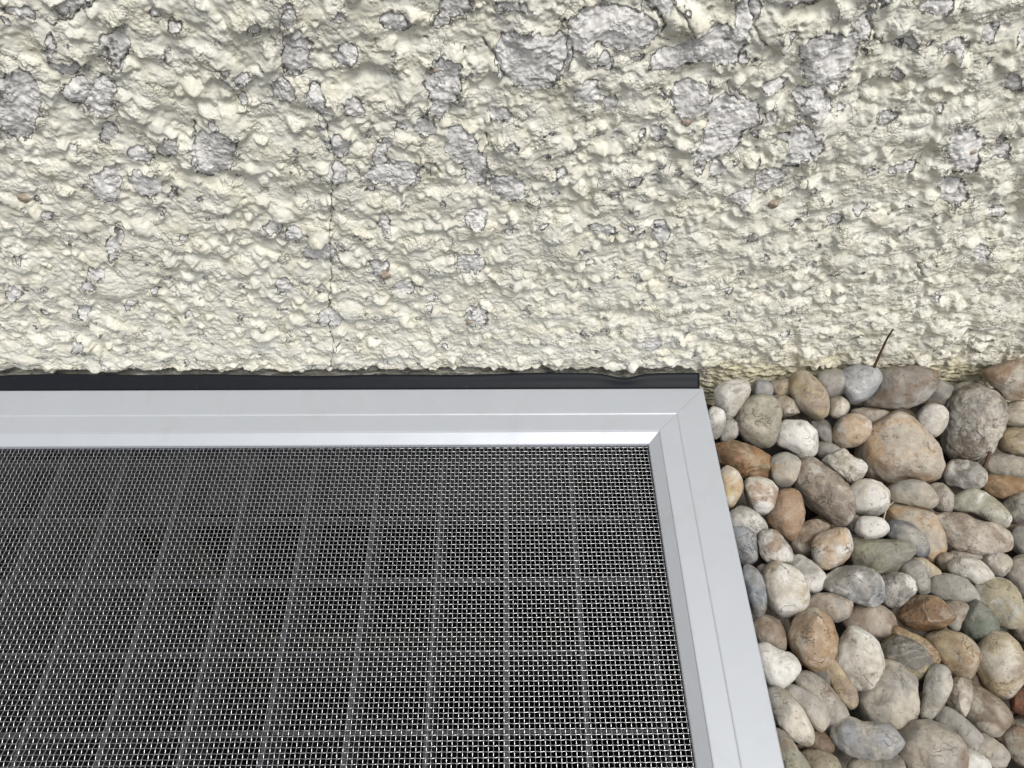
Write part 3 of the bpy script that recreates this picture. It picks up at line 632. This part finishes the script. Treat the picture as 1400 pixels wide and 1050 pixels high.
 ('B',-.2,'orange','rust','umber',(.9,1,1),'ang2', 'angular orange brown rock with sharp facets',[(862,410),(900,350),(940,292),(1000,305),(1060,345),(1073,395),(1010,440),(985,468),(930,450)]),
 ('B',.4,'pink','lilac','brown',(.2,.2,.1),'', 'smooth pinkish pebble below the slate striped white one',[(455,330),(500,295),(560,290),(640,320),(655,350),(620,400),(570,415),(500,375)]),
 ('B',.9,'pink','brown','brown',(.4,.3,.2),'', 'shaded pinkish brown pebble behind the white diamond shaped one',[(615,420),(640,360),(720,335),(790,345),(835,400),(830,470),(790,500),(700,480),(640,470)]),
 ('B',-.1,'cream','tan','rust',(.7,1,.4),'', 'cream pebble covered in brown map like cracks',[(378,490),(410,400),(450,360),(495,348),(550,385),(580,455),(575,540),(530,600),(475,625),(420,590),(385,540)]),
 ('B',.8,'beige','brown','brown',(.3,.3,.2),'', 'shaded beige pebble by the frame behind the map cracked one',[(225,420),(270,385),(330,395),(355,450),(355,530),(300,530),(240,500)]),
 ('B',0,'white','white','lilac',(.1,.2,.1),'', 'brightest white smooth pebble poking out from under the frame',[(235,530),(290,510),(350,540),(405,560),(425,610),(390,660),(340,700),(290,695),(245,600)]),
 ('B',-.2,'white','cream','brown',(.3,.6,.3),'', 'white diamond shaped pebble with dark pits near its tip',[(575,570),(610,500),(690,425),(740,450),(780,540),(780,600),(740,690),(700,730),(640,700),(590,640)]),
 ('B',.8,'pink','tan','brown',(.4,.3,.2),'', 'pinkish pebble under the white diamond shaped one',[(548,620),(580,560),(630,640),(668,720),(645,790),(600,775),(560,690)]),
 ('B',.1,'dgrey','grey','yellow',(.4,.8,.6),'ang', 'dark grey mottled stone below the angular orange rock',[(780,490),(830,470),(920,500),(970,550),(980,610),(930,655),(870,630),(790,560)]),
 ('B',.5,'yellow','tan','rust',(.8,.7,.8),'ang', 'narrow yellow ochre shard behind the dark mottled stone',[(830,470),(840,425),(900,455),(980,500),(1012,560),(1003,612),(975,580),(900,520)]),
 ('B',.1,'beige','tan','rust',(.6,.8,.2),'', 'peach coloured pebble with a dark branching crack',[(985,500),(1020,465),(1090,455),(1160,480),(1195,540),(1190,600),(1130,660),(1060,640),(1010,600),(990,550)]),
 ('B',-.1,'cream','tan','brown',(.5,.6,.2),'', 'big tan cream oval with brown edge below the green pebble',[(1195,590),(1220,520),(1270,470),(1330,460),(1375,500),(1395,570),(1380,640),(1330,720),(1270,740),(1215,700)]),
 ('B',.6,'beige','brown','brown',(.4,.5,.3),'', 'brownish pebble beside the big tan cream oval',[(1350,460),(1370,390),(1430,345),(1480,420),(1450,520),(1395,505)]),
 ('B',.3,'grey','beige','dgrey',(.3,.5,.1),'', 'large smooth grey pebble with a curved dark line over its brow',[(662,800),(680,720),(740,640),(790,588),(870,600),(930,660),(930,740),(900,830),(840,885),(760,870),(680,840)]),
 ('B',.1,'grey','cream','olive',(.5,.9,.6),'', 'long mottled grey pebble leaning beside the large smooth grey one',[(935,830),(960,740),(990,650),(1030,608),(1080,620),(1090,680),(1060,740),(1010,800),(960,845)]),
 ('B',.2,'cream','tan','umber',(.6,1,.5),'ang', 'small narrow tan stone with dark cracks',[(1065,770),(1090,690),(1130,660),(1175,665),(1170,720),(1140,790),(1115,818)]),
 ('B',.5,'brown','beige','umber',(.4,.4,.2),'', 'brown shaded pebble under the big tan cream oval',[(1130,790),(1170,710),(1220,695),(1280,740),(1325,800),(1320,850),(1270,900),(1210,905),(1150,860)]),
 ('B',.3,'grey','lilac','grey',(.2,.3,.1),'', 'smooth grey oblong pebble below the narrow tan stone',[(1020,825),(1050,785),(1110,800),(1170,860),(1200,910),(1190,960),(1130,960),(1090,900),(1040,870)]),
 ('B',.2,'grey','beige','brown',(.3,.6,.2),'', 'grey beige pebble with a dark line next to the smooth oblong',[(1160,960),(1200,915),(1250,908),(1310,960),(1320,1000),(1290,1040),(1230,1035),(1190,1000)]),
 ('B',.4,'beige','brown','rust',(.4,.6,.3),'', 'wrinkled light brown pebble under the terracotta shard',[(1320,930),(1360,885),(1430,870),(1480,950),(1450,1040),(1370,1035),(1325,985)]),
 ('B',0,'brown','grey','beige',(.5,.5,.1),'', 'large smooth brown and grey pebble with a faint seam',[(860,890),(920,855),(1000,848),(1080,875),(1130,950),(1130,1010),(1090,1080),(960,1100),(870,1060),(840,970)]),
 ('B',.2,'white','pink','grey',(.2,.3,.1),'', 'pale pinkish white pebble beside the large brown and grey one',[(1110,1050),(1130,990),(1180,965),(1230,1000),(1250,1060),(1190,1100),(1120,1095)]),
 ('B',0,'grey','blue','cream',(.5,.4,.2),'', 'blue grey oblong pebble with pale tip in front of large grey one',[(565,910),(590,850),(650,830),(720,855),(800,860),(860,890),(882,935),(850,970),(770,1005),(680,1005),(600,970)]),
 ('B',.6,'dgrey','beige','brown',(.3,.3,.2),'', 'dull grey pebble in front of the blue grey oblong',[(640,1040),(680,1005),(760,990),(840,990),(870,1030),(850,1100),(660,1110)]),
 ('B',.6,'grey','beige','brown',(.2,.4,.3),'', 'long grey beige pebble curving behind the small smooth grey one',[(400,670),(450,635),(520,655),(580,720),(625,820),(600,880),(555,920),(500,840),(445,740)]),
 ('B',.3,'lilac','beige','brown',(.2,.2,.1),'', 'small smooth lilac grey oval beside the long grey beige pebble',[(360,710),(400,690),(470,720),(530,770),(540,830),(510,880),(480,875),(440,820),(390,760)]),
 ('B',.1,'grey','cream','olive',(.4,.4,.3),'', 'long pale grey pebble slanting out from the frame edge',[(290,705),(340,700),(400,740),(450,820),(468,890),(450,940),(410,935),(350,890),(305,800)]),
 ('B',.3,'grey','olive','brown',(.4,.6,.4),'', 'weathered grey green pebble at the frame below the long pale one',[(320,880),(380,905),(420,970),(460,1050),(410,1095),(350,1060),(325,950)]),
 ('B',1,'umber','brown','brown',(.3,.4,.3),'', 'dark brown pebble sunk below the long pale grey one',[(405,945),(470,885),(540,895),(570,960),(510,1000),(430,990)]),
 ('B',.6,'olive','brown','umber',(.4,.5,.3),'', 'olive brown pebble in front of the dark sunken one',[(430,1000),(480,970),(550,985),(592,1020),(580,1095),(470,1095)]),
 ('B',1.1,'dgrey','beige','brown',(.3,.3,.2),'', 'small dull pebble deep under the map cracked one',[(475,640),(530,600),(570,640),(550,700),(500,680)]),
 ('B',.5,'terra','terra','umber',(.3,.4,.5),'ang2', 'terracotta red brick shard among the pebbles',[(1350,730),(1400,705),(1455,720),(1450,830),(1355,805)]),
 ('B',1.0,'umber','brown','brown',(.3,.4,.3),'', 'dark brown pebble between brown shaded one and wrinkled one',[(1270,900),(1320,845),(1355,880),(1335,950),(1285,950)]),
 ('B',1.0,'grey','beige','brown',(.3,.3,.2),'', 'tiny grey pebble between the blue grey one and veined cream',[(240,180),(285,163),(300,205),(270,245)]),
 ('B',1.0,'pink','brown','brown',(.3,.3,.2),'', 'small pinkish pebble behind the creased white one',[(1025,150),(1060,115),(1110,130),(1105,190),(1045,210)]),
 ('B',1.1,'brown','dgrey','umber',(.3,.3,.2),'', 'dark pebble in the hollow under the crystalline stone',[(800,360),(860,340),(910,370),(890,430),(830,430)]),
 ('B',1.2,'beige','brown','umber',(.3,.3,.3),'', 'shaded pebble in the hollow beside the big tan cream oval',[(1370,650),(1400,600),(1460,610),(1460,690),(1390,700)]),
]
def outline_radius(poly, th):
    P = np.array(poly, float); c = P.mean(0)
    # centroid by area, then periodic Catmull-Rom resampling and radial lookup
    x, y = P[:, 0], P[:, 1]; x2, y2 = np.roll(x, -1), np.roll(y, -1); cr = x*y2-x2*y; A = cr.sum()/2
    c = np.array([((x+x2)*cr).sum()/(6*A), ((y+y2)*cr).sum()/(6*A)])
    pts = []
    n = len(P)
    for i in range(n):
        p0, p1, p2, p3 = P[i-1], P[i], P[(i+1) % n], P[(i+2) % n]
        for t in np.linspace(0, 1, 10, endpoint=False):
            pts.append(.5*((2*p1)+(-p0+p2)*t+(2*p0-5*p1+4*p2-p3)*t*t+(-p0+3*p1-3*p2+p3)*t**3))
    d = np.array(pts)-c; a = np.arctan2(d[:, 1], d[:, 0]); r = np.hypot(d[:, 0], d[:, 1])
    s = np.argsort(a); a, r = a[s], r[s]
    g = np.linspace(-np.pi, np.pi, 181)[:-1]
    rg = np.interp(g, np.concatenate([a-2*np.pi, a, a+2*np.pi]), np.concatenate([r, r, r]))
    k = np.exp(-.5*(np.arange(-8, 9)/2.5)**2); k /= k.sum()
    rg = sum(k[i+8]*np.roll(rg, i) for i in range(-8, 9))
    return c, np.interp(th, np.concatenate([g, [np.pi]]), np.concatenate([rg, rg[:1]])), rg
def build_pebble(i, row):
    crop, layer, ca, cb, cs, mixes, style, label, poly = row
    off = ZA if crop == 'A' else ZB
    P = [(off[0]+x*ZS, -(off[1]+y*ZS)) for x, y in poly]      # y up
    rng = np.random.RandomState(100+i)
    big = max(p[0] for p in P)-min(p[0] for p in P)
    D, Fc = ICO[5 if big > 75 or style else 4]
    th = np.arctan2(D[:, 1], D[:, 0]); c2, r, rg = outline_radius(P, th)
    u, v = c2[0], -c2[1]
    d = ray(u, v); right = Rm @ np.array([1., 0, 0]); e1 = right - d*(right@d); e1 /= np.linalg.norm(e1); e2 = np.cross(e1, d)*-1
    if e2[2] < 0: e2 = -e2
    e3 = -d; fw = d @ (Rm @ np.array([0, 0, -1.]))
    minor = np.min(rg + np.roll(rg, 90))/2
    el = rng.uniform(.86, 1.0); cx = np.hypot(D[:, 0], D[:, 1])
    q = rng.uniform(.80, .98)
    flat = rng.uniform(.80, .98)
    n1 = perlin3(D*1.3+i*3.1); n2 = perlin3(D*2.8+i*5.7); n3 = perlin3(D*7+i*1.3)
    amp = 1 + .10*n1*np.abs(D[:, 2]) + .06*n2 + (.015+.035*mixes[2])*n3
    rho = cx**q
    L = np.stack([D[:, 0]/np.maximum(cx, 1e-6)*rho*r, D[:, 1]/np.maximum(cx, 1e-6)*rho*r, np.sign(D[:, 2])*np.abs(D[:, 2])**el*minor*flat], 1)*amp[:, None]
    for k in range(5):                                       # worn flats
        nn = rng.randn(3); nn[2] = abs(nn[2])+.2; nn /= np.linalg.norm(nn); lim = np.max(L@nn)*rng.uniform(.80, .94)
        o = np.maximum(0, L@nn-lim); L = L - np.outer(o*.7, nn)
    if style:
        m = 16 if style == 'ang2' else 9
        for k in range(m):
            nn = rng.randn(3); nn[2] = abs(nn[2])*.9+.15; nn /= np.linalg.norm(nn)
            ext = np.max(L@nn); lim = ext*rng.uniform(.74 if style == 'ang2' else .76, .90)
            o = np.maximum(0, L@nn-lim); L = L - np.outer(o*.88, nn)
    if style: L[:, :2] *= 1.13 if style == 'ang2' else 1.06
    # one soft saddle or ridge so the tops are not all domes
    ax = rng.uniform(0, np.pi); t = (L[:, 0]*math.cos(ax)+L[:, 1]*math.sin(ax))/minor; top = D[:, 2] > 0
    L[:, 2] += np.where(top, rng.uniform(-.10, .10)*minor*np.sin(2.2*t+rng.uniform(0, 6))*D[:, 2], 0)
    zc = None; ztop = -.0015-.0088*max(layer, 0)+.004*max(-layer, 0)
    ztop += .0085*float(sstep(600, 520, np.array(v)))
    for it in range(30):
        z = ztop - .0085 if zc is None else zc
        s = (CAM[2]-z)/(-d[2])            # distance along the ray
        px = s/ (F/ (1.0/ (1.0)))*fw       # metres per pixel at that depth
        if zc is None:
            zc = ztop - minor*flat*px*.88; continue
        ctr = CAM + d*s
        Wd = (L[:, :1]*e1 + L[:, 1:2]*e2 + L[:, 2:]*e3)*px
        if (Wd[:, 1]+ctr[1]).max() < -.0012 or it > 22: break
        zc += .001
    Wp = Wd + ctr
    lim = FX+.0006; Wp[:, 0] = np.where(Wp[:, 0] < lim, lim, Wp[:, 0])
    Wp[:, 1] = np.minimum(Wp[:, 1], -.0004)
    o = np_mesh('pebble', Wp-ctr, Fc, M['peb']); o.location = ctr
    def j(c):
        k = rng.uniform(.74, .90); return tuple(float(min(x*k, .85)) for x in srgb(*PAL[c]))
    tag(o, label, 'pebble', 'pebbles beside the mesh cover')
    o['tint'] = j(ca); o['second'] = j(cb); o['stain'] = j(cs); o['mixes'] = mixes
    return ctr, minor*px
spots = [build_pebble(i, r) for i, r in enumerate(ST)]

# buried gravel seen only through the gaps, and the bed going on outside the view
def gravel_bed():
    rng = np.random.RandomState(21); D, Fc = ICO[3]; Vs, Fs, Cs = [], [], []; off = 0
    names = ['beige', 'grey', 'lilac', 'brown', 'tan', 'dgrey', 'pink', 'cream']
    def add(c, r, col):
        nonlocal off
        ax = r*np.array([rng.uniform(.95, 1.35), rng.uniform(.8, 1.05), rng.uniform(.6, .8)])
        q = Matrix.Rotation(rng.uniform(0, 6.28), 3, 'Z') @ Matrix.Rotation(rng.normal(0, .35), 3, 'X')
        n = 1+.16*perlin3(D*1.3+rng.rand()*90)+.05*perlin3(D*3.1+rng.rand()*90)
        V = (D*n[:, None]*ax)@np.array(q).T + c
        V[:, 0] = np.maximum(V[:, 0], FX+.0004); V[:, 1] = np.minimum(V[:, 1], -.0004)
        Vs.append(V); Fs.append(Fc+off); off += len(V); Cs.append(np.tile(np.array(srgb(*PAL[col]))*.70*rng.uniform(.8, 1.1), (len(V), 1)))
    def inview(p):
        q = Rm.T@(p-CAM); u = W/2+F*q[0]/-q[2]; v = H/2-F*q[1]/-q[2]; return u < 1405 and v < 1045
    placed = []
    x = FX+.009
    while x < .46:
        y = -.44
        while y < -.007:
            y += .0165
            if rng.rand() < .55: continue
            p = np.array([x+rng.uniform(-.004, .004), min(y+rng.uniform(-.004, .004), -.008), 0])
            lift = .006*float(sstep(-.06, -.02, p[1]))
            p[2] = -.0400+lift+rng.uniform(-.003, .002); add(p, rng.uniform(.0085, .0115), names[rng.randint(8)])
        x += .0165
    D2, F2 = ICO[2]
    for _ in range(420):                                     # grit and chips washed into the gaps
        p = np.array([rng.uniform(FX+.004, .36), rng.uniform(-.27, -.003), -.0485]); r = rng.uniform(.0012, .0032)
        V = D2*(1+.25*perlin3(D2*1.5+rng.rand()*90))[:, None]*r*np.array([1.2, 1, .7])+p
        Vs.append(V); Fs.append(F2+off); off += len(V); Cs.append(np.tile(np.array(srgb(*PAL[names[rng.randint(8)]]))*.6, (len(V), 1)))
    tries = 0
    while tries < 5000:
        tries += 1
        p = np.array([rng.uniform(FX+.010, .455), rng.uniform(-.435, -.011), -.0125+rng.uniform(-.003, .003)])
        if inview(p): continue
        r = rng.uniform(.0085, .0135)
        if any((p[0]-a)**2+(p[1]-b)**2 < (.92*(r+c))**2 for a, b, c in placed): continue
        if any((p[0]-c[0])**2+(p[1]-c[1])**2 < (.9*(r+rr))**2 for c, rr in spots): continue
        placed.append((p[0], p[1], r)); add(p, r, names[rng.randint(8)])
    o = np_mesh('gravel', np.concatenate(Vs), np.concatenate(Fs), M['pebbed'])
    C = np.concatenate(Cs); C = np.concatenate([C, np.ones((len(C), 1))], 1)
    at = o.data.attributes.new('tint', 'FLOAT_COLOR', 'POINT'); at.data.foreach_set('color', C.astype(np.float32).ravel())
    tag(o, 'bed of smaller buried gravel showing in the gaps between the pebbles', 'gravel', kind='stuff')
gravel_bed()

# ------------------------------------------------------------------ dry stems
def stem(name, pts, r0, r1, mat, label):
    P = np.array(pts); n = 14; t = np.linspace(0, len(P)-1, n); Q = np.stack([np.interp(t, np.arange(len(P)), P[:, k]) for k in range(3)], 1)
    Q[1:-1] = (Q[:-2]+2*Q[1:-1]+Q[2:])/4; base = Q[0].copy(); T = np.gradient(Q, axis=0); T /= np.linalg.norm(T, axis=1, keepdims=True)
    a0 = np.array([.3, -.8, .2]); V = []; S = 7
    for k in range(n):
        s = np.cross(T[k], a0); s /= np.linalg.norm(s); w = np.cross(s, T[k]); r = (r0+(r1-r0)*k/(n-1))*(1+.15*math.sin(k*2.1))
        for m in range(S): V.append(Q[k]-base+r*(math.cos(m*6.2832/S)*s+math.sin(m*6.2832/S)*w))
    Fq = [(k*S+m, k*S+(m+1) % S, (k+1)*S+(m+1) % S, (k+1)*S+m) for k in range(n-1) for m in range(S)] + [tuple(range(S))[::-1], tuple(range((n-1)*S, n*S))]
    o = mesh_obj(name, V, Fq, mat, loc=base); tag(o, label, 'twig'); return o
def at_y(u, v, y): return on_y(u, v, y)
stem('twig', [at_y(1192,508,-.010), at_y(1204,482,-.0085), at_y(1212,464,-.0075), at_y(1221,450,-.007)], .0008, .0004, M['twig'], 'brown twig stub standing up against the wall behind the blue pebble')
stem('twig', [on_z(1341,655,-.012), on_z(1347,636,-.004), on_z(1354,617,.001)], .0012, .0008, M['twig'], 'reddish brown twig stuck between the speckled and the grey beige pebble')
stem('straw', [on_z(1208,710,-.006), on_z(1212,695,-.002), on_z(1222,686,.001)], .0003, .0002, M['straw'], 'thin pale straw bent over beside the white egg pebble')
